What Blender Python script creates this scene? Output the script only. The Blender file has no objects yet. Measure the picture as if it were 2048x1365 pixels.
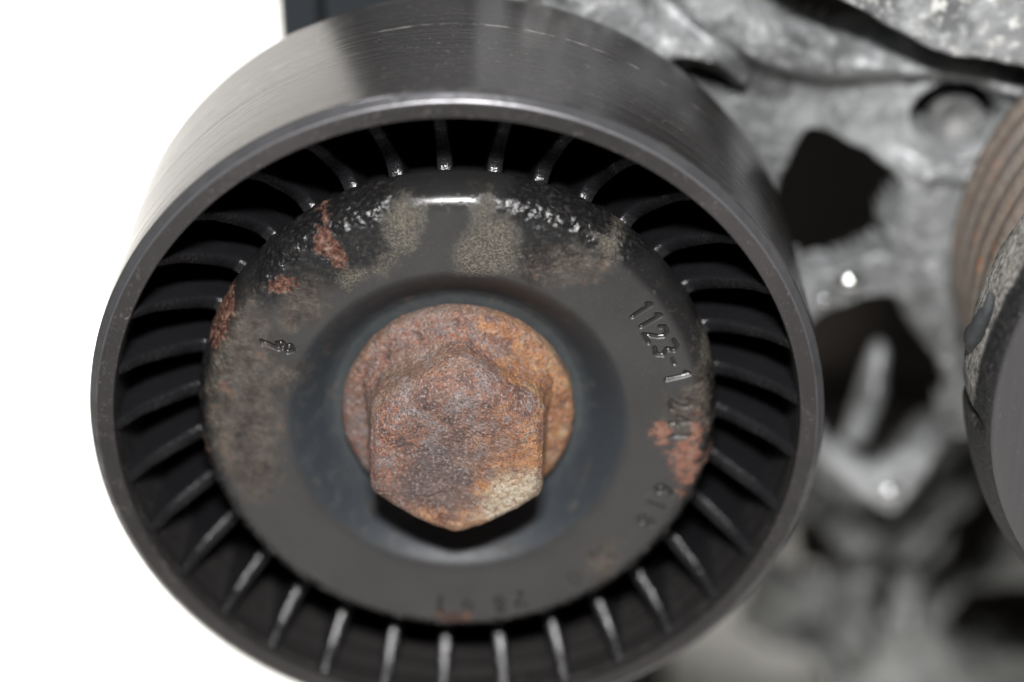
import bpy, math
import numpy as np
from mathutils import Matrix, Vector

# ------------------------------------------------------------------ frame
# All shapes are written in millimetres in the pulley's own frame: x right, y up, z out of the pulley's
# front face along its axle.  The axle lies level, so z points to the world's -y and y to the world's +z.
MM = 0.001
def W(p):
    p = np.asarray(p, float)
    return np.stack([p[..., 0], -p[..., 2], p[..., 1]], -1) * MM
def WV(*p):
    return Vector(W(p))

scene = bpy.context.scene
col = scene.collection

# ------------------------------------------------------------------ camera
cam_d = bpy.data.cameras.new('camera')
cam = bpy.data.objects.new('camera', cam_d); col.objects.link(cam)
CAM = np.array([5.197, 114.109, 181.485])
R_, U_, F_ = [np.array(v) for v in [[0.999947, -0.008738, 0.005489], [0.010311, 0.867346, -0.4976], [0.000413, -0.49763, -0.867389]]]
m = np.stack([W(R_) / MM, W(U_) / MM, -W(F_) / MM], 1)
mat4 = Matrix.Identity(4)
for i in range(3):
    for j in range(3):
        mat4[i][j] = m[i][j]
mat4.translation = WV(*CAM)
cam.matrix_world = mat4
cam_d.sensor_width = 22.3
cam_d.lens = 48.999
cam_d.clip_start = 0.005
cam_d.clip_end = 20
cam_d.dof.use_dof = True
cam_d.dof.focus_distance = 0.2085
cam_d.dof.aperture_fstop = 4.8
scene.camera = cam

# ------------------------------------------------------------------ world, lamps, exposure
world = bpy.data.worlds.new('World'); scene.world = world
world.use_nodes = True
bg = world.node_tree.nodes['Background']
bg.inputs['Color'].default_value = (0.9, 0.95, 1.0, 1)
bg.inputs['Strength'].default_value = 0.012
scene.view_settings.view_transform = 'Standard'
scene.view_settings.look = 'None'
scene.view_settings.exposure = 0
scene.view_settings.gamma = 1

def area(name, loc, target, sx, sy, power, color):
    d = bpy.data.lights.new(name, 'AREA'); d.shape = 'RECTANGLE'
    d.size = sx * MM; d.size_y = sy * MM; d.energy = power; d.color = color
    o = bpy.data.objects.new(name, d); col.objects.link(o)
    o.location = WV(*loc)
    dv = WV(*target) - WV(*loc)
    o.rotation_euler = dv.to_track_quat('-Z', 'Y').to_euler()
    return o
area('camera_flash', (6, 205, 190), (2, 0, -2), 42, 16, 1.42, (1.0, 0.985, 0.975))
lamp = area('added_backdrop_light', (-160, 400, -60), (-95, -60, -230), 140, 140, 0.72, (1.0, 0.99, 0.97))  # added light that drives the paper sweep to white
lamp.data.spread = math.radians(56)

# ------------------------------------------------------------------ numeric helpers
_rng = np.random.default_rng(7)
_perm = np.tile(_rng.permutation(256), 2)
_grad = _rng.normal(size=(256, 3)); _grad /= np.linalg.norm(_grad, axis=1)[:, None]
def perlin(p):
    p = np.asarray(p, float)
    i = np.floor(p).astype(int); f = p - i
    u = f * f * f * (f * (f * 6 - 15) + 10)
    i &= 255
    out = 0
    for dx in (0, 1):
        for dy in (0, 1):
            for dz in (0, 1):
                h = _perm[(_perm[(_perm[(i[..., 0] + dx) & 255] + i[..., 1] + dy) & 255] + i[..., 2] + dz) & 255]
                g = _grad[h]
                d = g[..., 0] * (f[..., 0] - dx) + g[..., 1] * (f[..., 1] - dy) + g[..., 2] * (f[..., 2] - dz)
                w = (u[..., 0] if dx else 1 - u[..., 0]) * (u[..., 1] if dy else 1 - u[..., 1]) * (u[..., 2] if dz else 1 - u[..., 2])
                out = out + d * w
    return out * 1.6
def fbm(p, freq, octaves=4, gain=0.5, off=0.0):
    p = np.asarray(p, float)
    out, a, n = 0, 1, 0
    for k in range(octaves):
        out = out + a * perlin(p * freq + off + 17.3 * k); n += a
        a *= gain; freq *= 2.03
    return out / n
def sstep(a, b, x):
    t = np.clip((x - a) / (b - a), 0, 1)
    return t * t * (3 - 2 * t)
def seg_dist(px, py, a, b):
    ax, ay = a; bx, by = b
    dx, dy = bx - ax, by - ay
    t = np.clip(((px - ax) * dx + (py - ay) * dy) / (dx * dx + dy * dy + 1e-12), 0, 1)
    return np.hypot(px - ax - t * dx, py - ay - t * dy)
def poly_sdf(px, py, poly):
    d = np.full(px.shape, 1e9); inside = np.zeros(px.shape, bool)
    n = len(poly)
    for k in range(n):
        a, b = poly[k], poly[(k + 1) % n]
        d = np.minimum(d, seg_dist(px, py, a, b))
        c = (a[1] > py) != (b[1] > py)
        xi = (b[0] - a[0]) * (py - a[1]) / (b[1] - a[1] + 1e-12) + a[0]
        inside ^= c & (px < xi)
    return np.where(inside, -d, d)
def smooth_poly(pts, n=6):
    pts = np.array(pts, float); out = []
    N = len(pts)
    for k in range(N):
        p0, p1, p2, p3 = pts[k - 1], pts[k], pts[(k + 1) % N], pts[(k + 2) % N]
        for t in np.arange(n) / n:
            out.append(0.5 * (2 * p1 + (p2 - p0) * t + (2 * p0 - 5 * p1 + 4 * p2 - p3) * t * t + (3 * p1 - p0 - 3 * p2 + p3) * t ** 3))
    return out
def resample(prof, step):
    prof = np.array(prof, float)
    d = np.r_[0, np.cumsum(np.hypot(*np.diff(prof, axis=0).T))]
    n = max(2, int(d[-1] / step))
    t = np.linspace(0, d[-1], n)
    return np.stack([np.interp(t, d, prof[:, 0]), np.interp(t, d, prof[:, 1])], 1)
def round_profile(prof, n=5):
    prof = [np.array(p, float) for p in prof]; out = [prof[0]]
    for k in range(1, len(prof) - 1):          # corner cutting with short quadratic curves
        a, b, c = prof[k - 1], prof[k], prof[k + 1]
        p, q = (a + b) / 2 if k > 1 else a * .3 + b * .7, (b + c) / 2 if k < len(prof) - 2 else c * .3 + b * .7
        for t in np.linspace(0, 1, n):
            out.append((1 - t) ** 2 * p + 2 * t * (1 - t) * b + t * t * q)
    out.append(prof[-1])
    return np.array(out)

# ------------------------------------------------------------------ object helpers
def thing(name, label, cat, loc, group=None):
    o = bpy.data.objects.new(name, None); col.objects.link(o)
    o.empty_display_size = 0.01
    o.location = WV(*loc); o['label'] = label; o['category'] = cat
    if group: o['group'] = group
    return o
def mesh_from(name, V, F, mat, attrs=None, smooth=True):
    V = W(V).astype(np.float32); F = np.asarray(F, np.int32)
    me = bpy.data.meshes.new(name)
    k = F.shape[1]
    me.vertices.add(len(V)); me.vertices.foreach_set('co', V.ravel())
    me.loops.add(F.size); me.loops.foreach_set('vertex_index', F.ravel())
    me.polygons.add(len(F))
    me.polygons.foreach_set('loop_start', np.arange(0, F.size, k, dtype=np.int32))
    me.polygons.foreach_set('loop_total', np.full(len(F), k, np.int32))
    me.update(calc_edges=True)
    me.polygons.foreach_set('use_smooth', np.full(len(F), smooth, bool))
    for n, a in (attrs or {}).items():
        at = me.attributes.new(n, 'FLOAT', 'POINT'); at.data.foreach_set('value', np.asarray(a, np.float32).ravel())
    me.materials.append(mat)
    me.validate(); me.update()
    return me
def add(name, V, F, mat, parent=None, attrs=None, smooth=True):
    V = np.asarray(V, float)
    if parent is not None:
        w = np.array(parent.location) / MM
        V = V - np.array([w[0], w[2], -w[1]])
    o = bpy.data.objects.new(name, mesh_from(name, V, F, mat, attrs, smooth)); col.objects.link(o)
    if parent is not None: o.parent = parent
    return o
def grid_faces(nu, nv, wrap_u=False, flip=False):
    I = np.arange(nu * nv).reshape(nu, nv)
    J = np.roll(I, -1, 0) if wrap_u else I[1:]
    A = I if wrap_u else I[:-1]
    f = np.stack([A[:, :-1], A[:, 1:], J[:, 1:], J[:, :-1]], -1).reshape(-1, 4)
    return f[:, ::-1] if flip else f
def box(x0, x1, y0, y1, z0, z1, bev):
    import bmesh
    bm = bmesh.new(); bmesh.ops.create_cube(bm, size=1)
    for v in bm.verts:
        v.co = ((x0 + x1) / 2 + v.co.x * (x1 - x0), (y0 + y1) / 2 + v.co.y * (y1 - y0), (z0 + z1) / 2 + v.co.z * (z1 - z0))
    bmesh.ops.bevel(bm, geom=bm.edges[:] + bm.verts[:], offset=bev, segments=3, affect='EDGES', profile=0.5)
    bmesh.ops.triangulate(bm, faces=bm.faces[:])
    bm.verts.index_update()
    V = np.array([v.co[:] for v in bm.verts]); F = np.array([[v.index for v in f.verts] for f in bm.faces]); bm.free()
    # mapping to the world keeps handedness, so the winding stays right
    return V, F
def lathe(prof, nang, center=(0, 0)):
    prof = np.asarray(prof, float)
    th = np.arange(nang) / nang * 2 * np.pi
    r, z = prof[:, 0], prof[:, 1]
    V = np.stack([np.cos(th)[:, None] * r + center[0], np.sin(th)[:, None] * r + center[1], np.broadcast_to(z, (nang, len(z)))], -1)
    return V, th
def lathe_obj(name, prof, mat, parent, nang=256, center=(0, 0), flip=False, smooth=True):
    V, th = lathe(prof, nang, center)
    return add(name, V.reshape(-1, 3), grid_faces(nang, len(prof), True, flip), mat, parent, smooth=smooth)

# ------------------------------------------------------------------ material helpers
class NT:
    def __init__(s, name):
        s.m = bpy.data.materials.new(name); s.m.use_nodes = True
        s.t = s.m.node_tree; s.b = s.t.nodes['Principled BSDF']
        tc = s.t.nodes.new('ShaderNodeTexCoord'); s.obj = tc.outputs['Object']
    def link(s, a, b): s.t.links.new(a, b)
    def val(s, sock, v):
        if hasattr(v, 'is_output') or isinstance(v, bpy.types.NodeSocket): s.link(v, sock)
        elif isinstance(v, tuple) and len(v) == 3 and sock.type == 'RGBA': sock.default_value = (*v, 1)
        else: sock.default_value = v
    def noise(s, scale_mm, detail=4, rough=0.55, stretch=None, dist=0.0):
        """noise with features about scale_mm millimetres across"""
        n = s.t.nodes.new('ShaderNodeTexNoise'); n.inputs['Scale'].default_value = 1
        n.inputs['Detail'].default_value = detail; n.inputs['Roughness'].default_value = rough
        n.inputs['Distortion'].default_value = dist
        mp = s.t.nodes.new('ShaderNodeMapping'); k = 1000.0 / scale_mm
        st = stretch or (1, 1, 1)
        mp.inputs['Scale'].default_value = (k * st[0], k * st[1], k * st[2])
        mp.inputs['Location'].default_value = (scale_mm * 3.1 + detail, 1.7 + scale_mm, scale_mm * 2.3)
        s.link(s.obj, mp.inputs['Vector']); s.link(mp.outputs['Vector'], n.inputs['Vector'])
        return n.outputs['Fac']
    def ramp(s, fac, stops):
        r = s.t.nodes.new('ShaderNodeValToRGB'); e = r.color_ramp.elements
        while len(e) < len(stops): e.new(0.5)
        for k, (p, c) in enumerate(stops):
            e[k].position = p; e[k].color = (*c, 1) if isinstance(c, tuple) else (c, c, c, 1)
        s.link(fac, r.inputs['Fac'])
        return r.outputs['Color']
    def attr(s, name):
        a = s.t.nodes.new('ShaderNodeAttribute'); a.attribute_name = name
        return a.outputs['Fac']
    def mix(s, fac, a, b):
        x = s.t.nodes.new('ShaderNodeMix'); x.data_type = 'RGBA'
        s.val(x.inputs[0], fac); s.val(x.inputs[6], a); s.val(x.inputs[7], b)
        return x.outputs[2]
    def math(s, op, a, b=0.0, c=0.0, clamp=False):
        x = s.t.nodes.new('ShaderNodeMath'); x.operation = op; x.use_clamp = clamp
        for k, v in enumerate((a, b, c)):
            s.val(x.inputs[k], v)
        return x.outputs[0]
    def bump(s, h, dist_mm, strength=1.0, normal=None):
        b = s.t.nodes.new('ShaderNodeBump'); b.inputs['Distance'].default_value = dist_mm * MM
        b.inputs['Strength'].default_value = strength
        s.link(h, b.inputs['Height'])
        if normal is not None: s.link(normal, b.inputs['Normal'])
        return b.outputs['Normal']
    def out(s, color=None, rough=None, metal=None, normal=None, spec=None, coat=None):
        i = s.b.inputs
        if color is not None: s.val(i['Base Color'], color)
        if rough is not None: s.val(i['Roughness'], rough)
        if metal is not None: s.val(i['Metallic'], metal)
        if spec is not None: s.val(i['Specular IOR Level'], spec)
        if normal is not None: s.val(i['Normal'], normal)
        if coat is not None: s.val(i['Coat Weight'], coat); i['Coat Roughness'].default_value = 0.15
        return s.m

def mat_rim():
    n = NT('black_oxide_steel')
    streak = n.ramp(n.noise(1.0, 5, 0.7, (0.02, 2.6, 0.02)), [(0.36, 0.0), (0.64, 1.0)])
    spk = n.noise(0.28, 2, 0.5)
    dirt = n.noise(6.0, 5, 0.65)
    base = n.mix(streak, (0.014, 0.0135, 0.0135), (0.038, 0.036, 0.0355))
    sc = n.noise(0.8, 3, 0.5, (0.5, 2.0, 0.5))
    sp = n.math('MULTIPLY', n.ramp(spk, [(0.66, 0.0), (0.74, 1.0)]), n.ramp(dirt, [(0.42, 0.0), (0.60, 1.0)]))
    base = n.mix(n.math('MULTIPLY', sp, 0.5), base, (0.33, 0.29, 0.27))
    grit = n.math('MULTIPLY', n.ramp(n.noise(0.5, 3, 0.7), [(0.60, 0.0), (0.70, 1.0)]), n.ramp(n.noise(9.0, 4, 0.6), [(0.46, 0.0), (0.58, 1.0)]))
    base = n.mix(n.math('MULTIPLY', grit, 0.75), base, (0.17, 0.15, 0.14))
    edge_glint = n.attr('worn')  # edge wear painted paler toward the top, to carry the chamfer's highlight
    base = n.mix(edge_glint, base, (0.17, 0.17, 0.18))
    # a dashed bright scuff where the belt edge ran
    w = n.attr('scuff')
    dash = n.ramp(n.noise(2.2, 2, 0.5), [(0.48, 0.0), (0.60, 1.0)])
    base = n.mix(n.math('MULTIPLY', w, dash), base, (0.20, 0.185, 0.175))
    rough = n.math('ADD', n.math('MULTIPLY', streak, 0.14), 0.17)
    rough = n.math('ADD', rough, n.math('MULTIPLY', n.attr('face'), 0.25))
    nm = n.bump(n.noise(1.0, 4, 0.6, (0.008, 5.0, 0.008)), 0.006, 0.5)
    nm = n.bump(n.noise(0.22, 2, 0.5), 0.008, 0.8, nm)
    n.b.inputs['Specular Tint'].default_value = (1.0, 0.95, 0.96, 1)
    rough = n.math('SUBTRACT', rough, n.math('MULTIPLY', edge_glint, 0.06))
    return n.out(base, rough, n.math('ADD', n.math('MULTIPLY', n.math('SUBTRACT', 1.0, n.attr('face')), 0.10), n.math('MULTIPLY', edge_glint, 0.6)), nm, 0.5)

def mat_plastic():
    n = NT('black_moulded_plastic')
    g = n.noise(0.45, 3, 0.6)
    base = n.mix(n.noise(5, 4), (0.008, 0.008, 0.009), (0.016, 0.016, 0.018))
    nm = n.bump(g, 0.13, 1.0)
    return n.out(base, n.math('ADD', n.math('MULTIPLY', g, 0.20), 0.15), 0.0, nm, 0.9)

def mat_cap():
    n = NT('worn_black_paint')
    big, mid, fine, tiny = n.noise(7, 5, 0.6), n.noise(1.6, 5, 0.65), n.noise(0.5, 4, 0.65), n.noise(0.16, 3, 0.6)
    base = n.mix(big, (0.022, 0.0215, 0.0222), (0.053, 0.0512, 0.0505))
    base = n.mix(n.math('MULTIPLY', n.ramp(tiny, [(0.60, 0.0), (0.70, 1.0)]), 0.18), base, (0.20, 0.18, 0.16))
    rough = n.math('ADD', n.math('MULTIPLY', mid, 0.16), 0.34)
    rough = n.math('SUBTRACT', rough, n.math('MULTIPLY', n.attr('shoulder'), 0.16))
    base = n.mix(n.math('MULTIPLY', n.attr('shoulder'), 0.8), base, (0.012, 0.0118, 0.012))
    # bluish colour inside the dish
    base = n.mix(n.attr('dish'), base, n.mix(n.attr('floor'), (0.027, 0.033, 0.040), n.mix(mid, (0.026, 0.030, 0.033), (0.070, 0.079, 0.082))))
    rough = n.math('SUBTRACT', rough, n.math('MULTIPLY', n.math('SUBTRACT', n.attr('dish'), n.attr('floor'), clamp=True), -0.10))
    # blistered paint
    pit = n.attr('pit')
    base = n.mix(pit, base, n.mix(n.ramp(fine, [(0.50, 0.0), (0.72, 1.0)]), (0.009, 0.009, 0.010), (0.036, 0.034, 0.030)))
    rough = n.math('SUBTRACT', rough, n.math('MULTIPLY', pit, 0.02))
    eg = n.attr('engraved')
    base = n.mix(eg, base, (0.022, 0.021, 0.020)); rough = n.math('SUBTRACT', rough, n.math('MULTIPLY', eg, 0.22))
    # grime
    gr = n.math('MULTIPLY', n.attr('grime'), n.ramp(fine, [(0.34, 0.25), (0.62, 1.0)]), clamp=True)
    gcol = n.ramp(mid, [(0.32, (0.022, 0.019, 0.017)), (0.46, (0.072, 0.055, 0.043)), (0.58, (0.105, 0.095, 0.080)), (0.70, (0.15, 0.085, 0.060))])
    base = n.mix(gr, base, gcol)
    # pale dust
    du = n.math('MULTIPLY', n.attr('dust'), n.ramp(tiny, [(0.38, 0.05), (0.58, 1.0)]), clamp=True)
    base = n.mix(du, base, n.ramp(fine, [(0.3, (0.14, 0.125, 0.10)), (0.7, (0.24, 0.215, 0.17))]))
    # rust
    brk = n.ramp(n.noise(0.9, 4, 0.65), [(0.36, 0.0), (0.47, 1.0)])
    ru = n.math('MULTIPLY', n.attr('rust'), brk)
    rcol = n.ramp(fine, [(0.36, (0.030, 0.014, 0.012)), (0.46, (0.10, 0.040, 0.028)), (0.55, (0.155, 0.082, 0.058)), (0.64, (0.22, 0.14, 0.11)), (0.74, (0.34, 0.26, 0.20))])
    base = n.mix(ru, base, rcol)
    ora = n.math('MULTIPLY', n.attr('orange'), n.ramp(n.noise(1.5, 5, 0.7), [(0.38, 0.0), (0.52, 1.0)]))
    base = n.mix(ora, base, n.ramp(fine, [(0.34, (0.20, 0.060, 0.042)), (0.48, (0.27, 0.125, 0.085)), (0.60, (0.25, 0.165, 0.125)), (0.72, (0.16, 0.135, 0.115))]))
    dull = n.math('ADD', n.math('ADD', ru, ora), n.math('ADD', du, n.math('MULTIPLY', gr, 0.7)), clamp=True)
    rough = n.math('ADD', n.math('MULTIPLY', n.math('SUBTRACT', 1.0, dull), rough), n.math('MULTIPLY', dull, 0.72))
    h = n.math('ADD', n.math('MULTIPLY', fine, n.math('ADD', dull, n.math('MULTIPLY', pit, 1.2))), n.math('MULTIPLY', tiny, n.math('ADD', n.math('MULTIPLY', dull, 0.9), 0.12)))
    return n.out(base, rough, 0.0, n.bump(h, 0.10, 0.8), n.math('SUBTRACT', 0.48, n.math('MULTIPLY', dull, 0.3)))

def mat_bolt():
    n = NT('rusted_steel')
    big, mid, fine, tiny = n.noise(6, 5, 0.6, dist=0.5), n.noise(2.4, 5, 0.68, dist=0.3), n.noise(0.6, 4, 0.7), n.noise(0.2, 3, 0.6)
    base = n.ramp(mid, [(0.33, (0.062, 0.040, 0.040)), (0.42, (0.125, 0.074, 0.062)), (0.49, (0.20, 0.115, 0.088)), (0.56, (0.17, 0.135, 0.132)), (0.67, (0.25, 0.215, 0.21))])
    red = n.math('MULTIPLY', n.ramp(fine, [(0.47, 0.0), (0.60, 1.0)]), n.ramp(big, [(0.40, 0.12), (0.56, 1.0)]))
    base = n.mix(n.math('MULTIPLY', red, 0.72), base, n.ramp(tiny, [(0.3, (0.21, 0.060, 0.034)), (0.7, (0.36, 0.15, 0.072))]))
    ora = n.attr('orange')
    om = n.math('MULTIPLY', ora, n.ramp(fine, [(0.32, 0.15), (0.55, 1.0)]), clamp=True)
    base = n.mix(om, base, n.ramp(mid, [(0.32, (0.27, 0.10, 0.042)), (0.52, (0.42, 0.20, 0.078)), (0.68, (0.48, 0.31, 0.15))]))
    cm = n.math('MULTIPLY', n.attr('cream'), n.ramp(fine, [(0.36, 0.05), (0.56, 1.0)]), clamp=True)
    base = n.mix(cm, base, n.ramp(tiny, [(0.3, (0.46, 0.36, 0.21)), (0.7, (0.55, 0.52, 0.45))]))
    dm = n.math('MULTIPLY', n.attr('dark'), n.ramp(fine, [(0.30, 0.2), (0.5, 1.0)]), clamp=True)
    base = n.mix(n.math('MULTIPLY', dm, 0.8), base, (0.085, 0.068, 0.070))
    tan = n.attr('tan')
    base = n.mix(n.math('MULTIPLY', tan, 0.45), base, n.ramp(fine, [(0.3, (0.20, 0.135, 0.090)), (0.7, (0.29, 0.215, 0.145))]))
    base = n.mix(n.math('MULTIPLY', n.ramp(tiny, [(0.60, 0.0), (0.68, 1.0)]), 0.30), base, (0.50, 0.46, 0.44))
    base = n.mix(n.math('MULTIPLY', n.ramp(tiny, [(0.36, 1.0), (0.49, 0.0)]), 0.75), base, (0.066, 0.044, 0.038))
    base = n.mix(n.math('MULTIPLY', n.ramp(n.noise(0.33, 3, 0.6), [(0.55, 0.0), (0.64, 1.0)]), 0.60), base, (0.36, 0.29, 0.265))
    h = n.math('ADD', n.math('MULTIPLY', mid, 0.9), n.math('ADD', n.math('MULTIPLY', fine, 0.7), n.math('MULTIPLY', tiny, 0.4)))
    return n.out(base, n.math('SUBTRACT', 0.78, n.math('MULTIPLY', tiny, 0.40)), 0.08, n.bump(h, 0.34, 1.0), 0.5)

def mat_cast(name, lo, hi, flake=0.0, tint=(1, 1, 1)):
    n = NT(name)
    big, mid, fine = n.noise(16, 5, 0.55), n.noise(5.0, 5, 0.62), n.noise(1.3, 4, 0.6)
    c = lambda v: (v * tint[0], v * tint[1], v * tint[2])
    base = n.ramp(big, [(0.38, c(lo)), (0.60, c(hi))])
    base = n.mix(n.math('MULTIPLY', n.ramp(mid, [(0.36, 1.0), (0.52, 0.0)]), 0.62), base, (0.060, 0.062, 0.062))
    base = n.mix(n.math('MULTIPLY', n.ramp(fine, [(0.52, 0.0), (0.66, 1.0)]), 0.55), base, c(hi * 1.45))
    if flake:
        fl = n.math('MULTIPLY', n.attr('crust'), n.ramp(fine, [(0.50, 0.0), (0.62, 1.0)]), clamp=True)
        fl = n.math('MULTIPLY', fl, n.ramp(n.noise(4.0, 4, 0.6), [(0.46, 0.0), (0.60, 1.0)]))
        base = n.mix(n.math('MULTIPLY', fl, flake), base, (0.80, 0.80, 0.77))
    dk = n.attr('soot')
    base = n.mix(n.math('MULTIPLY', dk, n.ramp(mid, [(0.35, 1.0), (0.70, 0.35)])), base, (0.045, 0.045, 0.045))
    h = n.math('ADD', mid, n.math('MULTIPLY', fine, 0.6))
    return n.out(base, n.math('ADD', n.math('MULTIPLY', fine, 0.35), 0.26), 0.25, n.bump(h, 0.45, 0.8), 0.5)

def mat_simple(name, a, b, scale, rough, bump=0.0, metal=0.0, spec=0.5):
    n = NT(name); f = n.noise(scale, 5, 0.6)
    nm = n.bump(n.noise(scale * 0.3, 4, 0.6), bump, 0.8) if bump else None
    return n.out(n.mix(f, a, b), rough, metal, nm, spec)

def mat_groove():
    n = NT('rusty_grooved_steel')
    f, g = n.noise(1.0, 4, 0.6, (1, 0.5, 1)), n.noise(2.6, 5, 0.7, (1.0, 1.6, 1.0))
    base = n.ramp(f, [(0.3, (0.13, 0.105, 0.085)), (0.7, (0.22, 0.185, 0.155))])
    base = n.mix(n.ramp(g, [(0.60, 0.0), (0.70, 1.0)]), base, n.ramp(f, [(0.3, (0.34, 0.10, 0.05)), (0.7, (0.46, 0.20, 0.075))]))
    base = n.mix(n.math('MULTIPLY', n.ramp(n.noise(4, 4), [(0.5, 0.0), (0.62, 1.0)]), 0.5), base, (0.17, 0.165, 0.16))
    return n.out(base, 0.55, 0.25, n.bump(f, 0.08, 0.7), 0.4)

def mat_plate():
    n = NT('brushed_dark_steel')
    s = n.noise(0.9, 4, 0.6, (2.2, 1, 0.12))
    base = n.mix(s, (0.060, 0.058, 0.060), (0.088, 0.086, 0.088))
    base = n.mix(n.ramp(n.noise(0.25, 2, 0.5), [(0.68, 0.0), (0.76, 0.6)]), base, (0.25, 0.24, 0.23))
    return n.out(base, 0.45, 0.2, n.bump(s, 0.02, 0.6), 0.5)

def mat_crust():
    n = NT('crusted_rim')
    f, g = n.noise(0.55, 4, 0.65), n.noise(2.0, 5, 0.6)
    dk = n.ramp(f, [(0.40, (0.010, 0.010, 0.011)), (0.62, (0.022, 0.022, 0.022)), (0.76, (0.14, 0.13, 0.11))])
    lt = n.ramp(f, [(0.34, (0.07, 0.07, 0.062)), (0.50, (0.26, 0.25, 0.23)), (0.68, (0.40, 0.39, 0.36))])
    return n.out(n.mix(n.attr('crust'), dk, lt), 0.6, 0.0, n.bump(f, 0.22, 0.9), 0.4)

M_WEB = mat_simple('matt_black_plastic', (0.004, 0.004, 0.004), (0.007, 0.007, 0.007), 3, 0.7, 0.03, 0.0, 0.2)
M_RIM, M_PLASTIC, M_CAP, M_BOLT = mat_rim(), mat_plastic(), mat_cap(), mat_bolt()
M_CAST = mat_cast('cast_aluminium', 0.17, 0.41, 1.0, (0.97, 1.0, 1.02))
M_LOWER = mat_cast('dirty_cast_metal', 0.11, 0.32, 0.0, (0.98, 1.0, 0.99))
M_GROOVE, M_PLATE, M_CRUST = mat_groove(), mat_plate(), mat_crust()
M_HOUSING = mat_simple('dark_grey_plastic', (0.018, 0.022, 0.026), (0.032, 0.038, 0.043), 9, 0.45, 0.03)
M_BLOCK = mat_simple('oily_black_metal', (0.005, 0.0045, 0.004), (0.028, 0.022, 0.018), 16, 0.7, 0.2, 0.0, 0.2)
M_RUBBER = mat_simple('torn_rubber', (0.020, 0.023, 0.025), (0.050, 0.056, 0.060), 0.6, 0.6, 0.12)
M_PLUG = mat_simple('grey_socket_bolt', (0.10, 0.10, 0.10), (0.30, 0.30, 0.30), 1.6, 0.40, 0.25, 0.3)
M_PAPER = mat_simple('white_paper', (0.86, 0.848, 0.815), (0.88, 0.868, 0.835), 60, 0.75)

# ------------------------------------------------------------------ the white sweep: floor and wall
def sheet(name, pts):
    pts = np.array(pts, float); X = np.linspace(-900, 900, 13)
    V = np.stack([np.broadcast_to(X[:, None], (13, len(pts))), np.broadcast_to(pts[:, 0], (13, len(pts))), np.broadcast_to(pts[:, 1], (13, len(pts)))], -1)
    o = add(name, V.reshape(-1, 3), grid_faces(13, len(pts)), M_PAPER)
    o['kind'] = 'structure'
    return o
sheet('floor', [(-120, 700), (-120, 200), (-120, -100), (-120, -180)])
cv = [(-120 + 70 * (1 - math.cos(a)), -180 - 70 * math.sin(a)) for a in np.linspace(0, math.pi / 2, 12)]
sheet('wall', cv + [(300, -250), (900, -250)])

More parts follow.
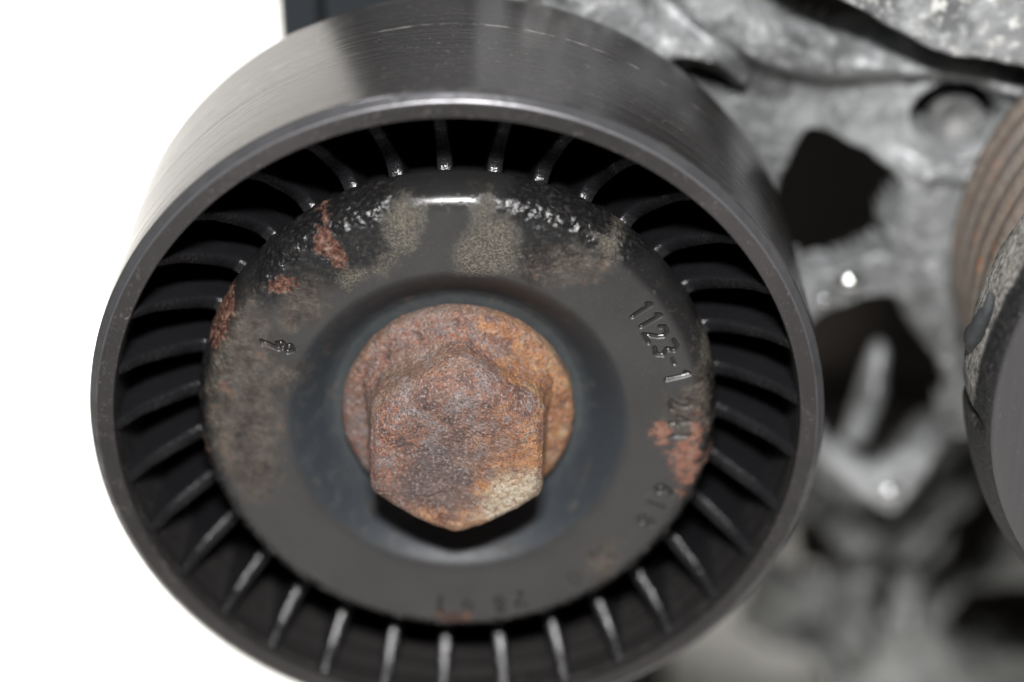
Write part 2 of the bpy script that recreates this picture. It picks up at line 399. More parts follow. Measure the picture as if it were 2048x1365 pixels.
SH = {'arm': [(16.82, 37.1), (25.28, 34.93), (32.54, 28.51), (39.73, 26.0), (46.4, 24.84), (60.48, 21.11), (60.79, 18.32), (50.16, 22.33), (39.99, 22.17), (32.81, 23.07), (25.56, 26.97)],
 'beads': [(41.92, -1.7, -32.6), (48.46, -29.68, -33.4), (39.49, -4.32, -33.5)],
 'boss': [(57.14, 17.01), (56.7, 14.5), (54.95, 12.67), (52.38, 12.01), (49.69, 12.73), (47.62, 14.61), (46.72, 17.13), (47.22, 19.61), (48.96, 21.4), (51.48, 22.03), (54.13, 21.34), (56.2, 19.51)],
 'boss_c': [(52.61, 15.59)],
 'bosshole': [(55.97, 17.25), (55.61, 15.38), (54.25, 14.0), (52.25, 13.52), (50.16, 14.05), (48.54, 15.46), (47.85, 17.34), (48.24, 19.21), (49.6, 20.55), (51.57, 21.02), (53.64, 20.5),
              (55.25, 19.13)],
 'crest': [(27.44, 41.99), (31.56, 35.9), (35.56, 33.81), (43.71, 28.92), (48.8, 26.86), (58.92, 24.61), (69.08, 22.88), (66.6, 41.57)],
 'dust': [[(-5.65, 22.98), (-4.18, 23.57), (-3.03, 22.8), (-3.1, 20.51), (-3.73, 19.24), (-4.88, 18.89), (-5.62, 17.55), (-6.9, 16.53), (-7.61, 16.95), (-6.37, 18.23), (-5.42, 19.1), (-6.1, 20.55),
           (-6.05, 22.07)],
          [(2.28, 23.24), (3.65, 23.73), (3.17, 21.97), (4.76, 21.95), (5.88, 20.41), (5.41, 18.36), (5.86, 16.79), (3.55, 16.4), (1.94, 16.21), (0.47, 16.44), (0.37, 18.41), (1.32, 20.46)],
          [(13.97, 19.39), (14.87, 19.89), (15.43, 19.27), (14.9, 18.25), (14.12, 18.36)], [(-10.02, 16.72), (-7.71, 16.95), (-8.67, 15.92), (-10.06, 15.67)],
          [(22.93, 8.09), (23.58, 9.7), (24.25, 8.07), (24.32, 5.89), (23.37, 6.17)]],
 'glyphs': [('1', 17.4, 12.4, 2.2, 1), ('1', 18.26, 11.27, 2.2, 1), ('2', 18.76, 9.87, 2.2, 1), ('3', 19.73, 8.29, 2.2, 1), ('-', 20.47, 6.86, 1.6, 0.8), ('1', 20.95, 5.16, 2.3, 1),
            ('2', 21.32, 2.16, 2, 0.7), ('4', 21.37, 0.26, 2, 0.8), ('1', 21.61, -1.55, 2, 0.9), ('6', 20.04, -7.63, 1.9, 0.8), ('1', 19.3, -9.38, 1.8, 0.5), ('8', 18.36, -11.26, 1.9, 0.6),
            ('8', 14.53, -15.28, 2, 0.55), ('0', 11.33, -17.98, 2, 0.4), ('1', -2.21, -21.19, 1.9, 0.8), ('6', 0.54, -21.6, 1.8, 0.6), ('8', 3.81, -21.27, 1.9, 0.7), ('2', 5.82, -20.68, 1.9, 0.7),
            ('1', -17.39, 9.11, 1.9, 1.2), ('8', -16.0, 8.88, 1.7, 1.2)],
 'grime': [[(-18.91, 14.46), (-17.69, 11.8), (-17.39, 5.29), (-16.98, 0.27), (-17.81, -5.42), (-19.45, -8.31), (-21.97, -5.95), (-23.8, -1.34), (-23.77, 5.37), (-22.26, 9.71)],
           [(-17.55, 6.5), (-14.71, 6.74), (-14.53, 4.98), (-16.74, 4.29)], [(12.8, -14.96), (15.01, -14.09), (15.29, -16.51), (13.32, -17.7)],
           [(21.87, 4.27), (23.95, 5.89), (24.6, 0.89), (23.24, -1.35), (20.37, -1.88), (19.81, 1.51)], [(-16.17, 13.9), (-12.35, 15.96), (-12.52, 12.8), (-15.42, 10.7)],
           [(7.01, 17.82), (13.42, 18.78), (14.37, 16.69), (8.85, 15.71)]],
 'leaf': [(48.23, -16.74, -46.0), (47.29, -22.34, -44.0), (45.27, -28.67, -42.0)],
 'low_bar': [(54.67, -38.52), (57.17, -39.28), (50.4, -46.6), (45.2, -52.22), (43.31, -51.81), (47.83, -45.07)],
 'low_bar2': [(62.72, -40.62), (63.78, -42.12), (59.12, -48.82), (55.05, -52.6), (53.1, -51.8), (57.68, -46.53)],
 'low_bar3': [(65.4, -50.37), (67.12, -51.93), (62.65, -58.1), (57.5, -65.2), (55.5, -64.37), (60.6, -56.5)],
 'low_base': [(44.05, -41.19), (51.8, -43.55), (59.96, -35.43), (90.75, -32.15), (116.25, -156.91), (59.97, -156.07), (50.9, -87.61), (47.32, -73.81), (40.51, -71.22), (36.38, -67.85),
              (37.44, -62.15), (39.61, -53.42)],
 'low_cup': [(44.62, -66.92), (48.72, -68.63), (46.25, -71.93), (41.59, -72.71), (40.83, -71.03)],
 'low_gap': [(43.87, -60.22), (39.81, -57.37), (41.1, -51.1), (47.7, -48.85), (50.89, -53.17), (47.64, -57.87)],
 'low_hole': [(63.69, -62.89), (67.44, -60.92), (88.38, -61.19), (89.68, -71.02), (69.72, -70.76), (62.33, -69.84), (62.04, -66.54)],
 'low_lump': [(49.15, -60.37), (54.24, -60.44), (53.79, -62.81), (49.65, -67.58), (47.02, -66.74), (47.45, -63.53)],
 'low_trench': [(60.47, -44.8), (62.66, -47.89), (57.86, -55.62), (53.49, -62.36), (50.87, -62.32), (53.91, -54.78), (57.35, -49.36)],
 'low_trench2': [(62.56, -43.31), (69.26, -46.82), (67.66, -56.54), (63.0, -62.48), (57.32, -65.25), (57.59, -60.4), (61.54, -53.31)],
 'mound': [(37.17, -3.97), (39.9, -2.73), (42.74, -3.4), (44.04, -5.96), (40.2, -7.84), (37.34, -7.16)],
 'orange': [[(22.51, 0.64), (23.25, 1.36), (23.41, -0.78), (22.81, -3.05), (22.11, -2.18)],
            [(20.41, -3.31), (21.57, -1.78), (22.9, -2.76), (23.57, -3.92), (24.94, -3.07), (24.33, -5.08), (23.14, -5.64), (22.45, -6.79), (20.98, -6.37), (20.35, -4.74)],
            [(18.8, -0.16), (19.84, 0.11), (20.59, -0.86), (19.9, -1.99), (18.93, -1.98)], [(21.0, -7.35), (21.97, -7.08), (21.76, -8.24), (21.03, -8.23)]],
 'pit': [[(-18.84, 15.51), (-15.79, 20.15), (-13.34, 23.17), (-11.02, 24.4), (-8.29, 24.87), (-5.37, 24.49), (-5.3, 22.83), (-5.97, 20.54), (-5.66, 17.71), (-9.59, 15.93), (-14.28, 14.41),
          (-18.08, 12.87)],
         [(4.55, 23.72), (6.59, 24.95), (11.11, 24.15), (15.2, 22.08), (18.46, 18.72), (18.04, 17.17), (13.44, 17.64), (9.76, 17.01), (7.0, 15.47), (5.86, 17.31), (6.11, 20.4), (4.3, 21.96)],
         [(-24.47, 5.38), (-23.01, 9.18), (-21.64, 8.62), (-22.51, 3.14), (-23.32, -1.35), (-24.67, -0.2)], [(23.04, 4.8), (24.89, 5.88), (25.14, -0.8), (24.22, -1.93), (23.39, 1.47)]],
 'plate': [(4.72, 55.89), (86.44, 55.06), (100.57, -24.92), (64.09, -24.48), (58.2, -22.39), (54.29, -23.01), (51.75, -30.12), (48.79, -32.85), (44.55, -30.03), (39.61, -24.18), (31.99, -18.75),
           (-1.72, -17.02), (-3.99, 1.94)],
 'pocket': [(35.78, 14.51), (38.11, 15.17), (46.05, 10.79), (46.8, 7.96), (45.35, 4.39), (46.12, 1.36), (43.07, 0.18), (38.82, -1.31), (34.4, 0.28), (33.56, 6.33)],
 'pocket2': [(37.6, -8.47), (41.26, -5.49), (47.22, -4.56), (50.0, -8.62), (53.6, -15.08), (53.15, -21.66), (50.01, -26.33), (47.03, -28.48), (43.44, -26.25), (40.04, -21.83), (35.16, -14.86)],
 'rib': [(46.64, 12.72), (48.84, 11.54), (53.04, 11.49), (56.11, 12.33), (55.93, 11.46), (53.13, 10.5), (48.92, 10.55)],
 'ridge': [(7.45, 39.97), (8.39, 29.58), (14.4, 26.3), (19.45, 24.08), (22.94, 25.4), (25.98, 24.55), (29.11, 22.01), (29.6, 22.33), (26.44, 25.63), (22.85, 28.35), (19.79, 31.57), (17.17, 39.86)],
 'rust': [[(-12.48, 20.62), (-11.55, 20.97), (-10.55, 20.08), (-9.92, 18.79), (-10.07, 17.5), (-11.15, 17.1), (-11.69, 18.3), (-12.56, 19.18)],
          [(-16.71, 15.59), (-15.92, 16.42), (-15.01, 16.2), (-14.6, 15.46), (-15.36, 14.95), (-16.58, 14.75)],
          [(-21.76, 13.33), (-20.72, 13.69), (-20.66, 11.83), (-21.44, 10.13), (-22.86, 8.63), (-23.38, 9.18), (-22.61, 11.32)], [(-12.0, 22.04), (-11.49, 22.24), (-11.43, 21.63), (-11.94, 21.43)],
          [(-2.24, -22.31), (0.53, -22.16), (0.77, -23.1), (-1.26, -23.45)], [(-24.38, -1.33), (-24.08, -2.47), (-24.42, -4.48), (-24.7, -3.04)]],
 'shred': [(47.73, 10.16, 1.5), (47.8, 11.51, 2.2), (48.04, 13.17, 3.0), (48.4, 14.8, 3.4), (48.69, 16.39, 3.2)],
 'slit': [(23.75, 23.02), (26.05, 22.22), (29.13, 20.16), (28.96, 19.38), (27.18, 19.62), (24.8, 21.0)],
 'slit2': [(7.48, 31.5), (11.03, 30.82), (13.17, 29.39), (12.06, 28.53), (9.0, 29.65)],
 'slot': [(27.05, 35.66), (33.0, 34.56), (36.57, 32.44), (40.68, 30.18), (44.33, 27.91), (45.31, 26.82), (42.45, 26.32), (37.9, 26.9), (33.81, 28.66), (29.69, 31.46)],
 'web': [(46.24, 12.2), (51.5, 12.14), (55.04, 8.01), (54.56, -4.07), (57.15, -14.23), (54.05, -16.78), (51.27, -10.31), (47.39, -2.75), (46.83, 4.54)]}

# ------------------------------------------------------------------ idler pulley
pulley = thing('idler_pulley', 'black ribbed idler pulley with a worn stamped dust cap, filling the picture', 'pulley', (0, 0, -24.8))

prof = [(31.6, -22), (32.2, -10), (32.45, -0.7), (32.6, -0.12), (32.75, 0.0), (33.98, 0.0), (34.12, -0.02), (34.24, -0.09), (34.82, -0.585), (34.94, -0.71), (35.0, -0.95),
        (35.04, -4), (35.06, -8), (35.05, -12), (35.02, -16.0), (35.0, -17.2), (34.98, -23.4), (34.8, -24.2), (34.2, -24.8), (31.6, -24.8)]
pr = resample(prof, 0.16)
V, th = lathe(pr, 720)
rr = np.broadcast_to(pr[:, 0], V.shape[:2]); zz = V[..., 2]
P3 = np.stack([np.cos(th)[:, None] * 35 + 0 * rr, np.sin(th)[:, None] * 35 + 0 * rr, zz], -1)
dd = 0.006 * fbm(P3, 0.25, 2) + 0.004 * fbm(P3 * np.array([.1, .1, 1]), 2.0, 3)
edge = np.exp(-((zz + 0.45) / 0.5) ** 2) * (rr > 33.9)
dd = dd - edge * 0.05 * np.clip(fbm(P3, 1.3, 4, off=5) * 1.8 + 0.0, 0, 1)
V[..., 0] += np.cos(th)[:, None] * dd * (rr > 33.5); V[..., 1] += np.sin(th)[:, None] * dd * (rr > 33.5)
face = ((zz > -0.10) & (rr > 32.4)).astype(float)
scuff = np.exp(-((zz + 16.2) / 0.20) ** 2) + 0.5 * np.exp(-((zz + 23.6) / 0.3) ** 2) + 0.35 * np.exp(-((zz + 1.1) / 0.16) ** 2)
add('outer_ring', V.reshape(-1, 3), grid_faces(720, len(pr), True, True), M_RIM, pulley, {'face': face, 'scuff': scuff, 'worn': sstep(0.02, 0.09, -zz) * sstep(0.80, 0.66, -zz) * (rr > 33.9) * sstep(-0.55, 0.35, 0.5 * fbm(P3, 0.5, 4, off=8) - 0.10 + 0.40 * np.sin(th)[:, None])})  # worn rises toward the top, putting the highlight into the colour

lathe_obj('web', [(22.4, -20.0), (26, -20.4), (30, -20.6), (31.9, -20.0)], M_WEB, pulley, 192, flip=True)
lathe_obj('hub', [(18, -9.2), (21.8, -9.2), (22.4, -9.8), (22.6, -21)], M_WEB, pulley, 192, flip=True)

fin_prof = resample(round_profile([(22.7, -6.9), (23.6, -7.7), (24.8, -8.3), (26.2, -7.7), (28.2, -6.0), (30.4, -3.95), (32.4, -0.9)]), 0.18)
def fin_mesh():
    sec = [(-0.62, -13), (-0.58, -5), (-0.54, -1.2), (-0.54, -0.36), (-0.50, -0.14), (-0.36, -0.03), (0, 0), (0.36, -0.03), (0.50, -0.14), (0.54, -0.36), (0.54, -1.2), (0.58, -5), (0.62, -13)]
    tn = np.gradient(fin_prof, axis=0); tn /= np.linalg.norm(tn, axis=1)[:, None]
    nr = np.stack([-tn[:, 1], tn[:, 0]], 1)
    nr[nr[:, 1] < 0] *= -1
    V = np.zeros((len(fin_prof), len(sec), 3))
    for k, (t, d) in enumerate(sec):
        off = nr * max(d, -0.5) * (1 if d > -1 else 0)
        V[:, k, 0] = fin_prof[:, 0] + (off[:, 0] if d > -1 else 0)
        V[:, k, 1] = t * 1.08 * (1 + 0.28 * (1 - (fin_prof[:, 0] - 24) / 8))
        V[:, k, 2] = fin_prof[:, 1] + (off[:, 1] if d > -1 else d)
    V[..., 2] += 0.06 * fbm(V, 1.3, 3)
    return V
FV = fin_mesh(); FF = grid_faces(FV.shape[0], FV.shape[1])
fin_me = None
rj = np.random.default_rng(3)
for k in range(33):
    if fin_me is None:
        o = add('fin', FV.reshape(-1, 3) - np.array([0, 0, -24.8]), FF[:, ::-1], M_PLASTIC)
        fin_me = o.data
    else:
        o = bpy.data.objects.new('fin', fin_me); col.objects.link(o)
    o.parent = pulley
    a = math.radians(-93.6 + 360 / 33 * k + rj.uniform(-.25, .25))
    # a turn about the axle (the world's -y axis)
    o.rotation_euler = (0, -a, 0)

# ---- dust cap
cprof = round_profile([(8.6, -5.3), (11.9, -5.3), (12.4, -5.1), (13.2, -4.6), (15.6, -2.0), (16.5, -1.36), (17.4, -1.25), (20, -1.22), (22.4, -1.26), (23.4, -1.45), (24.25, -2.05), (24.8, -3.1), (25.0, -4.2), (25.05, -5.6), (24.6, -6.5), (23.5, -6.6)], 8)
cp = resample(cprof, 0.13)
NA = 1260
V, th = lathe(cp, NA)
X, Y, Z = V[..., 0].copy(), V[..., 1].copy(), V[..., 2].copy()
tn = np.gradient(cp, axis=0); tn /= np.linalg.norm(tn, axis=1)[:, None]
nrm = np.stack([-tn[:, 1], tn[:, 0]], 1)
r2 = np.hypot(X, Y)
warp1 = fbm(np.stack([X, Y, Z], -1), 0.55, 4, off=2); warp2 = fbm(np.stack([X, Y, Z], -1), 1.7, 3, off=9)
def mask(name, soft=0.25, w1=0.9, w2=0.5):
    out = np.zeros_like(X)
    for pl in SH[name]:
        pl = smooth_poly(pl, 4)
        px = np.array(pl)
        lo, hi = px.min(0) - 3, px.max(0) + 3
        sel = (X > lo[0]) & (X < hi[0]) & (Y > lo[1]) & (Y < hi[1])
        d = poly_sdf(X[sel], Y[sel], pl) + w1 * warp1[sel] + w2 * warp2[sel]
        out[sel] = np.maximum(out[sel], 1 - sstep(-soft, soft, d))
    return out
dust, rust, orange, pit, grime = 0.85 * mask('dust', 1.0, 0.9, 0.8), 0.9 * mask('rust', 0.3, 0.9, 0.8), 0.85 * mask('orange', 0.45, 0.9, 0.8), mask('pit', 1.0, 1.5, 0.8), mask('grime', 1.3, 1.8, 0.9)
P3_ = np.stack([X, Y, Z], -1)
spots = sstep(0.40, 0.52, fbm(np.stack([X, Y, Z], -1), 0.9, 3, off=31)) * (r2 > 16.5)
grime = np.clip(grime + 0.35 * spots + 0.35 * sstep(0.15, 0.5, fbm(np.stack([X, Y, Z], -1), 0.35, 3, off=50)) * (r2 > 23.6) + 0.35 * sstep(0.25, 0.5, warp2) * (r2 > 22.5) + 0.5 * (r2 < 16) * sstep(0.12, 0.5, fbm(P3_, 0.5, 4, off=61)), 0, 1)
P3 = np.stack([X, Y, Z], -1)
ridged = 1 - 2 * np.abs(fbm(P3, 0.75, 4, 0.55, off=13))
disp = 0.02 * fbm(P3, 0.25, 2) + 0.006 * fbm(P3, 1.5, 3)
disp = disp + pit * (0.30 * fbm(P3, 0.75, 4, 0.6, off=21) - 0.05 * np.clip(ridged, 0, 1) + 0.10 * np.abs(fbm(P3, 1.5, 2, off=23)))
disp = disp + rust * (-0.10 + 0.16 * fbm(P3, 1.6, 3, off=3)) + orange * (0.06 + 0.10 * fbm(P3, 1.4, 3, off=4)) + dust * (0.03 + 0.05 * np.abs(fbm(P3, 2.6, 2, off=6))) + grime * 0.06 * fbm(P3, 1.8, 3, off=8)
# ragged lower rim of the cap
disp = disp + ((r2 > 23.2) * sstep(-4.5, -2.0, Z)) * 0.26 * fbm(P3, 0.8, 4, 0.62, off=40) * sstep(0.5, -0.4, np.sin(np.broadcast_to(th[:, None], X.shape)))
# stamped figures
G = {'1': [[(-.30, .70), (0, 1), (0, -1)]], '2': [[(-.5, .6), (-.25, .98), (.3, .95), (.5, .5), (.3, .05), (-.5, -.95), (.5, -.95)]],
     '3': [[(-.5, .9), (.2, 1), (.5, .55), (.05, .08), (.5, -.45), (.2, -1), (-.5, -.85)]], '-': [[(-.4, 0), (.4, 0)]],
     '4': [[(.25, -1), (.25, 1), (-.5, -.3), (.55, -.3)]], '6': [[(.35, 1), (-.35, .2), (-.5, -.5), (0, -1), (.5, -.5), (0, -.02), (-.45, -.35)]],
     '8': [[(0, .02), (.42, .5), (0, 1), (-.42, .5), (0, .02), (.5, -.5), (0, -1), (-.5, -.5), (0, .02)]], '0': [[(0, 1), (.5, .4), (.5, -.4), (0, -1), (-.5, -.4), (-.5, .4), (0, 1)]]}
eng = np.zeros_like(X)
for ch, cx, cy, hgt, dep in SH['glyphs']:
    a = math.atan2(cy, cx); ur, ut = np.array([math.cos(a), math.sin(a)]), np.array([math.sin(a), -math.cos(a)])
    sel = (np.hypot(X - cx, Y - cy) < hgt * 1.1) & (Z > -2.4)
    lx = ((X[sel] - cx) * ut[0] + (Y[sel] - cy) * ut[1]); ly = ((X[sel] - cx) * ur[0] + (Y[sel] - cy) * ur[1])
    d = np.full(lx.shape, 9.0); s = hgt / 2
    for line in G[ch]:
        for p, q in zip(line[:-1], line[1:]):
            d = np.minimum(d, seg_dist(lx, ly, (p[0] * s * .95, p[1] * s), (q[0] * s * .95, q[1] * s)))
    eng[sel] = np.maximum(eng[sel], dep * (1 - sstep(0.02, 0.30, d)))
for mk in (rust, orange):
    disp = disp + 0.45 * mk * (0.9 - mk).clip(0) * (0.6 + 0.8 * warp2)
disp = disp - 0.36 * eng
V[..., 0] += np.cos(th)[:, None] * nrm[:, 0] * disp
V[..., 1] += np.sin(th)[:, None] * nrm[:, 0] * disp
V[..., 2] += nrm[:, 1] * disp
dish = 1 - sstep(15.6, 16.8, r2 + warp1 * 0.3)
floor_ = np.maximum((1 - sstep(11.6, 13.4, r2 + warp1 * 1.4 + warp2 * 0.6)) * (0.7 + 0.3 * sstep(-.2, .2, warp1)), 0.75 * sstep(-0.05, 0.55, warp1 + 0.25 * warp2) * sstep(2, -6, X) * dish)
shoulder = sstep(22.6, 23.6, r2)
add('dust_cap', V.reshape(-1, 3), grid_faces(NA, len(cp), True, True), M_CAP, pulley,
    {'dust': dust, 'rust': rust, 'orange': orange, 'pit': pit, 'engraved': sstep(.15, .6, eng), 'grime': grime * (1 - 0.75 * sstep(23.9, 24.6, r2)) * (1 - np.clip(eng, 0, 1) * .7), 'dish': dish, 'floor': floor_, 'shoulder': shoulder})

# ------------------------------------------------------------------ flange bolt
bolt = thing('flange_bolt', 'rusty brown hex flange bolt screwed into the middle of the pulley', 'bolt', (0, 0, -5.3))
HEX0 = math.radians(-92)
def hex_r(th, R):
    ap = R * math.cos(math.pi / 6)
    t = np.mod(th - HEX0, math.pi / 3) - math.pi / 6
    r = ap / np.cos(t)
    return np.minimum(r, R * (0.985 - 0.035 * sstep(-0.2, 0.7, np.sin(th)))) 
nb = 600
thb = np.arange(nb) / nb * 2 * np.pi
def bolt_attrs(V):
    x, y, z = V[..., 0], V[..., 1], V[..., 2]
    w = fbm(V, 0.35, 4, off=11); w2 = fbm(V, 0.9, 3, off=15)
    og = np.clip(sstep(-1.5, 7.0, x * 0.75 - y * 0.75 + 7 * w + 1.5 * w2 - 0.5), 0, 1)
    og = np.where(z > 1.5, og, 0.95 * sstep(0, 5, x + 6 * w2 + 6 * w - 2))
    cr = sstep(1.6, -1.2, np.hypot(x - 5.6, y + 5.2) - 3.0 + 2.8 * w + 1.2 * w2) * (z > 2)
    dk = sstep(1.8, -1.5, np.hypot((x + 1.2) * .9, y + 2.2) - 3.0 + 4.2 * w) * (z > 2)
    tn_ = np.clip(sstep(0.8, 0.1, np.abs(np.hypot(x, y) - 8.6 + .5 * w2)) * (z < 2.5) * sstep(-1, 2, y + 5 * w) * sstep(3, -1, x + 3 * w) * 0.8 + 0.8 * sstep(10.7, 11.2, np.hypot(x, y) + w2 * .6) * sstep(0, 5, y + 3 * w), 0, 1)
    return {'orange': og, 'cream': cr, 'dark': dk, 'tan': tn_}
def bolt_disp(V, N, amp):
    d = amp * (0.75 * fbm(V, 0.45, 5, 0.6, off=4) + 0.5 * np.minimum(fbm(V, 1.1, 4, 0.6, off=8), 0.05))
    cr = np.abs(fbm(V * np.array([.6, 1.6, 1]), 0.42, 3, off=27))
    d -= amp * 0.9 * sstep(0.035, 0.0, cr) * sstep(0.1, 0.4, fbm(V, 0.3, 2, off=33))
    return V + N * d[..., None]
# head: centre of the top -> edge -> chamfer -> side -> foot
Rh = hex_r(thb, 9.25)
up = sstep(-0.2, 0.7, np.sin(thb))            # the upper corners are worn rounder
ts = np.concatenate([np.linspace(0.0005, 0.93, 70), np.linspace(0.94, 1.0, 10)])
rings = []
for t in ts:
    r = Rh * t
    z = 4.25 - (0.50 + 0.40 * up) * np.maximum(r - 7.75 + 1.25 * up, 0) ** 1.2 - 0.25 * sstep(0.93, 1.0, t) - 0.10 * sstep(3, 0, r)
    rings.append((r, z))
ztop = rings[-1][1]
for s in np.linspace(0.03, 1, 52):
    zb = -3.0; r = Rh * (1 + 0.02 * sstep(.0, .1, s)) + (0.5 + 0.7 * up) * sstep(0.45, 1.0, s) ** 1.5
    rings.append((r, ztop + (zb - ztop) * s))
V = np.stack([np.stack([np.cos(thb) * r, np.sin(thb) * r, z], -1) for r, z in rings], 1)
N = np.zeros_like(V); k0 = len(ts)
N[:, :k0, 2] = 1; N[:, k0:, 0] = np.cos(thb)[:, None]; N[:, k0:, 1] = np.sin(thb)[:, None]
for q in range(10):
    f = (q + 1) / 11; N[:, k0 - 10 + q] = N[:, k0 - 10 + q] * (1 - f * .5) + np.stack([np.cos(thb), np.sin(thb), 0 * thb], -1) * f * .5
at = bolt_attrs(V)
V = bolt_disp(V, N, 0.30)
add('hex_head', V.reshape(-1, 3), grid_faces(nb, len(rings), True, True), M_BOLT, bolt, at)
fp = resample(round_profile([(7.5, -2.2), (9.0, -2.55), (10.2, -2.95), (10.95, -3.3), (11.25, -3.85), (11.25, -5.0), (10.95, -5.28)], 6), 0.12)
V, th_ = lathe(fp, nb)
N = np.zeros_like(V); tn = np.gradient(fp, axis=0); tn /= np.linalg.norm(tn, axis=1)[:, None]
N[..., 0] = np.cos(th_)[:, None] * -tn[:, 1]; N[..., 1] = np.sin(th_)[:, None] * -tn[:, 1]; N[..., 2] = tn[:, 0]
at = bolt_attrs(V)
V = bolt_disp(V, N, 0.30)
add('flange', V.reshape(-1, 3), grid_faces(nb, len(fp), True, True), M_BOLT, bolt, at)

# ------------------------------------------------------------------ castings built as relief sheets with real depth
def relief(name, base, levels, floor_z, step, mat, parent=None, rough=0.35, holes=(), soot=None, bounds=None):
    base = [np.array(p) for p in base]
    b = np.array(base); lo, hi = b.min(0) - 2, b.max(0) + 2
    if bounds is not None: lo, hi = np.maximum(lo, bounds[0]), np.minimum(hi, bounds[1])
    xs, ys = np.arange(lo[0], hi[0], step), np.arange(lo[1], hi[1], step)
    X, Y = np.meshgrid(xs, ys, indexing='ij')
    P = np.stack([X, Y, 0 * X], -1)
    wx, wy = fbm(P, 0.16, 3, off=1) * 0.9, fbm(P, 0.16, 3, off=6) * 0.9
    Xw, Yw = X + wx, Y + wy
    sd0 = poly_sdf(Xw, Yw, base)
    z = np.full(X.shape, float(levels[0][1]))
    cr = np.zeros_like(X)
    for poly, lev, soft, tilt, c in levels[1:]:
        pl = smooth_poly(poly, 5)
        d = poly_sdf(Xw, Yw, pl)
        f = 1 - sstep(-soft, soft, d)
        c0 = np.array(pl).mean(0)
        tgt = lev + tilt[0] * (X - c0[0]) + tilt[1] * (Y - c0[1])
        z = z * (1 - f) + tgt * f
        cr = np.maximum(cr * (1 - f * (lev < -45)), f * c)
    z = z + rough * fbm(P, 0.22, 5, 0.55, off=3) * 2.0 + rough * 0.9 * fbm(P, 0.6, 3, 0.55, off=12) * (0.35 + cr)
    cut = np.zeros(X.shape, bool)
    for poly, deep in holes:
        d = poly_sdf(Xw, Yw, smooth_poly(poly, 5))
        z = z - deep * sstep(0.25, -0.7, d)
        cut |= d < -0.75
    z = np.where(sd0 > 0, z - (z - floor_z) * sstep(0.0, 1.2, sd0), z)
    V = np.stack([X, Y, z], -1).reshape(-1, 3)
    F = grid_faces(len(xs), len(ys), False, True)
    keep = (sd0.ravel()[F] < 1.6).all(1)
    keep &= ~cut.ravel()[F].any(1)
    F = F[keep]
    used = np.unique(F); remap = np.full(len(V), -1); remap[used] = np.arange(len(used))
    so = sstep(0.15, 0.55, fbm(P, 0.07, 3, off=19)).ravel()
    if soot is not None:
        for poly in soot:
            so = np.maximum(so, (1 - sstep(-1.5, 1.5, poly_sdf(Xw, Yw, smooth_poly(poly, 4)))).ravel())
    return add(name, V[used], remap[F], mat, parent, {'crust': cr.ravel()[used], 'soot': so[used]})

casting = thing('engine_bracket', 'grey cast aluminium engine bracket with dark pockets behind the pulleys', 'bracket', (50, -120, -60))
L = [(SH['plate'], -34.0)]
for key, lev, soft, tilt, c in (('arm', -30, 1.6, (0, .06), 0.25), ('crest', -24.5, 1.3, (0, .05), 0.9), ('ridge', -28, 1.2, (0, 0), 1.0), ('web', -32.5, 1.6, (0, 0), 0.15),
                                ('boss', -32.2, 2.2, (0, 0), 0.2), ('bosshole', -43, 0.5, (0, 0), 0),
                                ('rib', -31, 0.7, (0, 0), 0.5)):
    L.append((SH[key], lev, soft, tilt, c))
relief('cast_plate', SH['plate'], L, -40, 0.42, M_CAST, casting, 0.24, holes=[(SH['slot'], 4), (SH['slit'], 5), (SH['pocket'], 4.5), (SH['pocket2'], 3.5)], bounds=(np.array([-6, -60]), np.array([115, 95])))
# spindle that carries the pulley, hidden behind it
lathe_obj('spindle', [(7, -40), (9, -36), (9, -26), (8.6, -24.9), (3, -24.9)], M_CAST, casting, 64)
# thin web standing inside the lower pocket
def capsule(pts, rad, nseg=14, flat=1.0):
    pts = np.array(pts, float); rad = np.array(rad, float)
    t = np.linspace(0, 1, 24); k = np.linspace(0, 1, len(pts))
    C = np.stack([np.interp(t, k, pts[:, i]) for i in range(3)], 1); Rr = np.interp(t, k, rad)
    cap = np.sqrt(np.clip(1 - (2 * np.clip(np.abs(t - .5) - .42, 0, .08) / .16) ** 2, 0.02, 1)); Rr = Rr * cap
    T = np.gradient(C, axis=0); T /= np.linalg.norm(T, axis=1)[:, None]
    A = np.cross(T, [0, 0, 1.0]); A /= np.linalg.norm(A, axis=1)[:, None] + 1e-9
    B = np.cross(T, A)
    ph = np.arange(nseg) / nseg * 2 * np.pi
    V = C[None] + np.cos(ph)[:, None, None] * A * Rr[:, None] + np.sin(ph)[:, None, None] * B * Rr[:, None] * flat
    V = V + (0.12 * Rr * fbm(V, 0.5, 3, off=5))[..., None] * np.array([1, 1, 1])
    return V.reshape(-1, 3), grid_faces(nseg, 24, True)
V, F = capsule(SH['leaf'], [0.9, 1.7, 1.4], flat=1.6)
add('rib', V, F, M_CAST, casting, {'crust': 0 * V[:, 0], 'soot': 0 * V[:, 0] + 0.55})

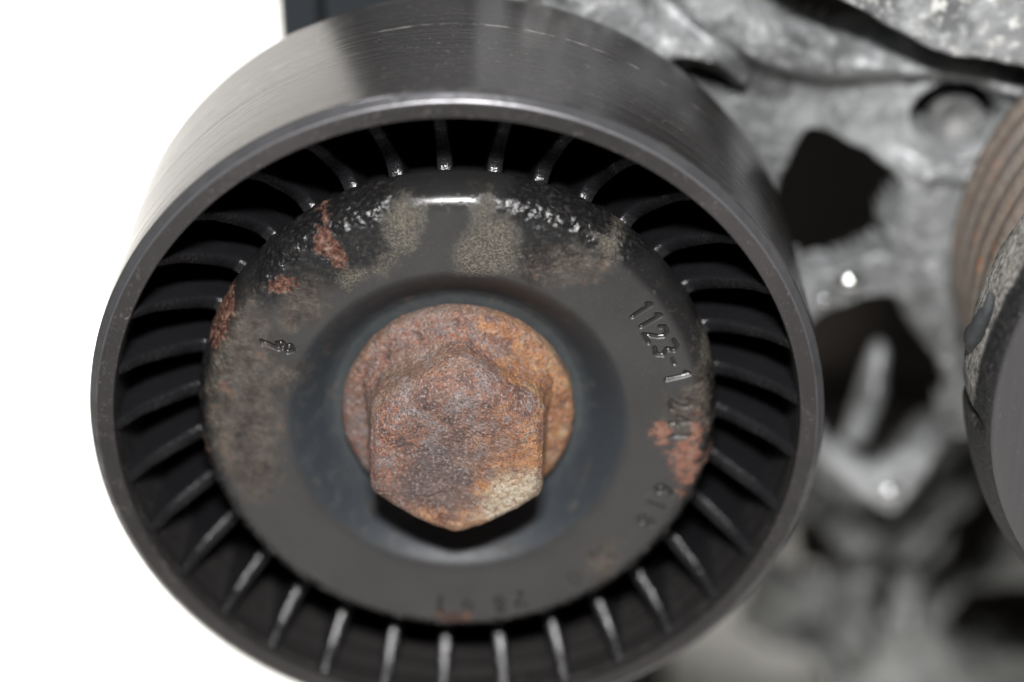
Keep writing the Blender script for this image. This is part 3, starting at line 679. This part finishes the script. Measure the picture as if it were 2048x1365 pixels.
block = thing('engine_block', 'black oily engine block seen through the pockets of the cast bracket', 'engine block', (60, -30, -90))
V, F = box(4, 125, -46, 110, -150, -84, 2); add('block_face', V, F, M_BLOCK, block, smooth=False)
V, F = box(46, 125, -78, -46.4, -150, -85, 2); add('block_skirt', V, F, M_BLOCK, block, smooth=False)
V, F = box(60, 125, -119.5, -78.4, -150, -88, 2); add('block_foot', V, F, M_BLOCK, block, smooth=False)
V, F = box(-14, 27, -119.5, -46.5, -130, -72, 2); add('shade_block', V, F, M_BLOCK, block, smooth=False)  # unseen block added behind the pulley to keep lamp light off the floor
def bead(center, r):
    th_, ph_ = np.arange(24) / 24 * 2 * np.pi, np.linspace(0.02, np.pi - 0.02, 14)
    D = np.stack([np.cos(th_)[:, None] * np.sin(ph_), np.sin(th_)[:, None] * np.sin(ph_), np.broadcast_to(np.cos(ph_), (24, 14))], -1)
    V = D * r * np.array([1.2, 0.9, 0.8])  + np.array(center)
    return V.reshape(-1, 3), grid_faces(24, 14, True, True)
M_BEAD = mat_simple('shiny_bead', (0.55, 0.55, 0.55), (0.75, 0.75, 0.75), 1.0, 0.05, 0.0, 1.0)
for c, r in zip(SH['beads'], (1.3, 1.2, 0.8)):  # polished beads added to throw bright glints off the casting
    V, F = bead(c, r); add('glint_bead', V, F, M_BEAD, casting)
lower = thing('lower_bracket', 'blurred dirty grey cast bracket low behind the two pulleys', 'bracket', (55, -120, -60))
L = [(SH['low_base'], -57.0)]
for key, lev, soft, tilt, c in (('low_bar', -46, 1.6, (0, 0), 0.3),
                                ('low_bar2', -49, 1.8, (0, 0), 0), ('low_bar3', -50, 1.6, (0, 0), 0.2), ('low_lump', -48, 2.0, (0, 0), 0.3), ('low_cup', -66, 2.0, (0, 0), 0)):
    L.append((SH[key], lev, soft, tilt, c))
relief('bracket_face', SH['low_base'], L, -61, 0.6, M_LOWER, lower, 0.7, holes=[(SH[k], 5) for k in ('low_trench', 'low_trench2', 'low_hole', 'low_gap')], bounds=(np.array([-20, -121]), np.array([150, 60])))

# socket plug in the round boss of the bracket
bx, by = SH['boss_c'][0]
plug = thing('recessed_bolt', 'small grey round bolt sunk in the bracket beside the grooved pulley', 'bolt', (bx, by, -43))
pp = resample(round_profile([(0.05, -37.2), (1.2, -36.8), (2.1, -36.4), (2.6, -36.2), (2.85, -36.8), (2.9, -43)], 5), 0.15)
V, th_ = lathe(pp, 96, (bx, by))
V = V + np.array([0, 0, 1.0]) * (0.55 * fbm(V, 0.45, 4, off=2))[..., None]
add('bolt_head', V.reshape(-1, 3), grid_faces(96, len(pp), True, True), M_PLUG, plug)

# ------------------------------------------------------------------ dark housing behind the top of the pulley
housing = thing('housing', 'dark blue grey plastic housing behind the top left of the pulley', 'housing', (-4, 10, -60))
V, F = box(-18.9, -14.7, -10, 96, -78, -42, 0.7); add('side_panel', V, F, M_HOUSING, housing, smooth=False)
V, F = box(-14.1, 26, -10, 96, -78, -41, 0.8); add('body', V, F, M_HOUSING, housing, smooth=False)
V, F = box(-14.8, -14.0, -8, 94, -76, -44, 0.2); add('seam', V, F, M_PLASTIC, housing, smooth=False)

# ------------------------------------------------------------------ grooved pulley at the right edge
GC = (78.8, 6.0)
gp = thing('grooved_pulley', 'grooved rusty belt pulley with dark front plate at the right edge', 'pulley', (GC[0], GC[1], -30))
pr = [(20, -28), (27.2, -27.4)]
z = -26.6
for k in range(6):
    pr += [(27.6, z), (27.6, z + 0.9), (26.3, z + 1.9), (26.3, z + 2.25), (27.6, z + 3.2)]
    z += 3.56
pr += [(27.5, z + 0.2), (27.3, z + 1.6), (28.4, z + 2.3)]
V, th_ = lathe(resample(pr, 0.3), 360, GC)
add('groove_drum', V.reshape(-1, 3), grid_faces(360, V.shape[1], True, False), M_GROOVE, gp)
pr = resample(round_profile([(26.5, -3.4), (30.4, -3.2), (30.8, -2.4), (31.05, 0.5), (31.05, 3.2), (30.85, 4.0), (30.2, 5.9), (29.6, 6.6), (28.5, 6.7)], 5), 0.16)
V, th_ = lathe(pr, 720, GC)
P = V.copy(); dirs = np.stack([np.cos(th_), np.sin(th_), 0 * th_], -1)[:, None]
upm = sstep(-3.0, 4.0, P[..., 1] - GC[1] + 1.0)
dd = (0.22 * fbm(P, 0.5, 4, 0.6, off=3) + 0.12 * fbm(P, 1.5, 3, off=7)) * (0.12 + 0.88 * upm)
# a chip broken out of the rim
ang = np.degrees(th_)[:, None]
chip = np.exp(-((ang - 184.5) / 1.3) ** 2) * sstep(30.0, 31.2, pr[:, 0])
V = V + dirs * (dd - 0.9 * chip)[..., None]
cr = (0.05 + 0.95 * upm) * sstep(30.55, 30.9, np.broadcast_to(pr[:, 0], V.shape[:2]) + 0.3 * fbm(P, 0.8, 3)) * sstep(4.4, 3.4, P[..., 2])
add('rim', V.reshape(-1, 3), grid_faces(720, len(pr), True, False), M_CRUST, gp, {'crust': cr})
pr = resample(round_profile([(29.75, 5.6), (29.75, 6.6), (29.35, 7.0), (27, 7.05), (18, 7.1), (12, 7.1), (0.1, 7.1)], 4), 0.25)
lathe_obj('front_plate', pr, M_PLATE, gp, 480, GC)

# torn bit of rubber hanging on the rim
V, F = capsule(SH['shred'], [0.8, 1.05, 0.75, 0.55, 0.3], 16)
V = V + 0.22 * np.stack([fbm(V, 0.9, 3, off=1), fbm(V, 0.9, 3, off=2), fbm(V, 0.9, 3, off=3)], -1)
o = add('rubber_shred', V, F, M_RUBBER)
o['label'] = 'small torn grey rubber shred caught on the rim of the grooved pulley'; o['category'] = 'rubber scrap'
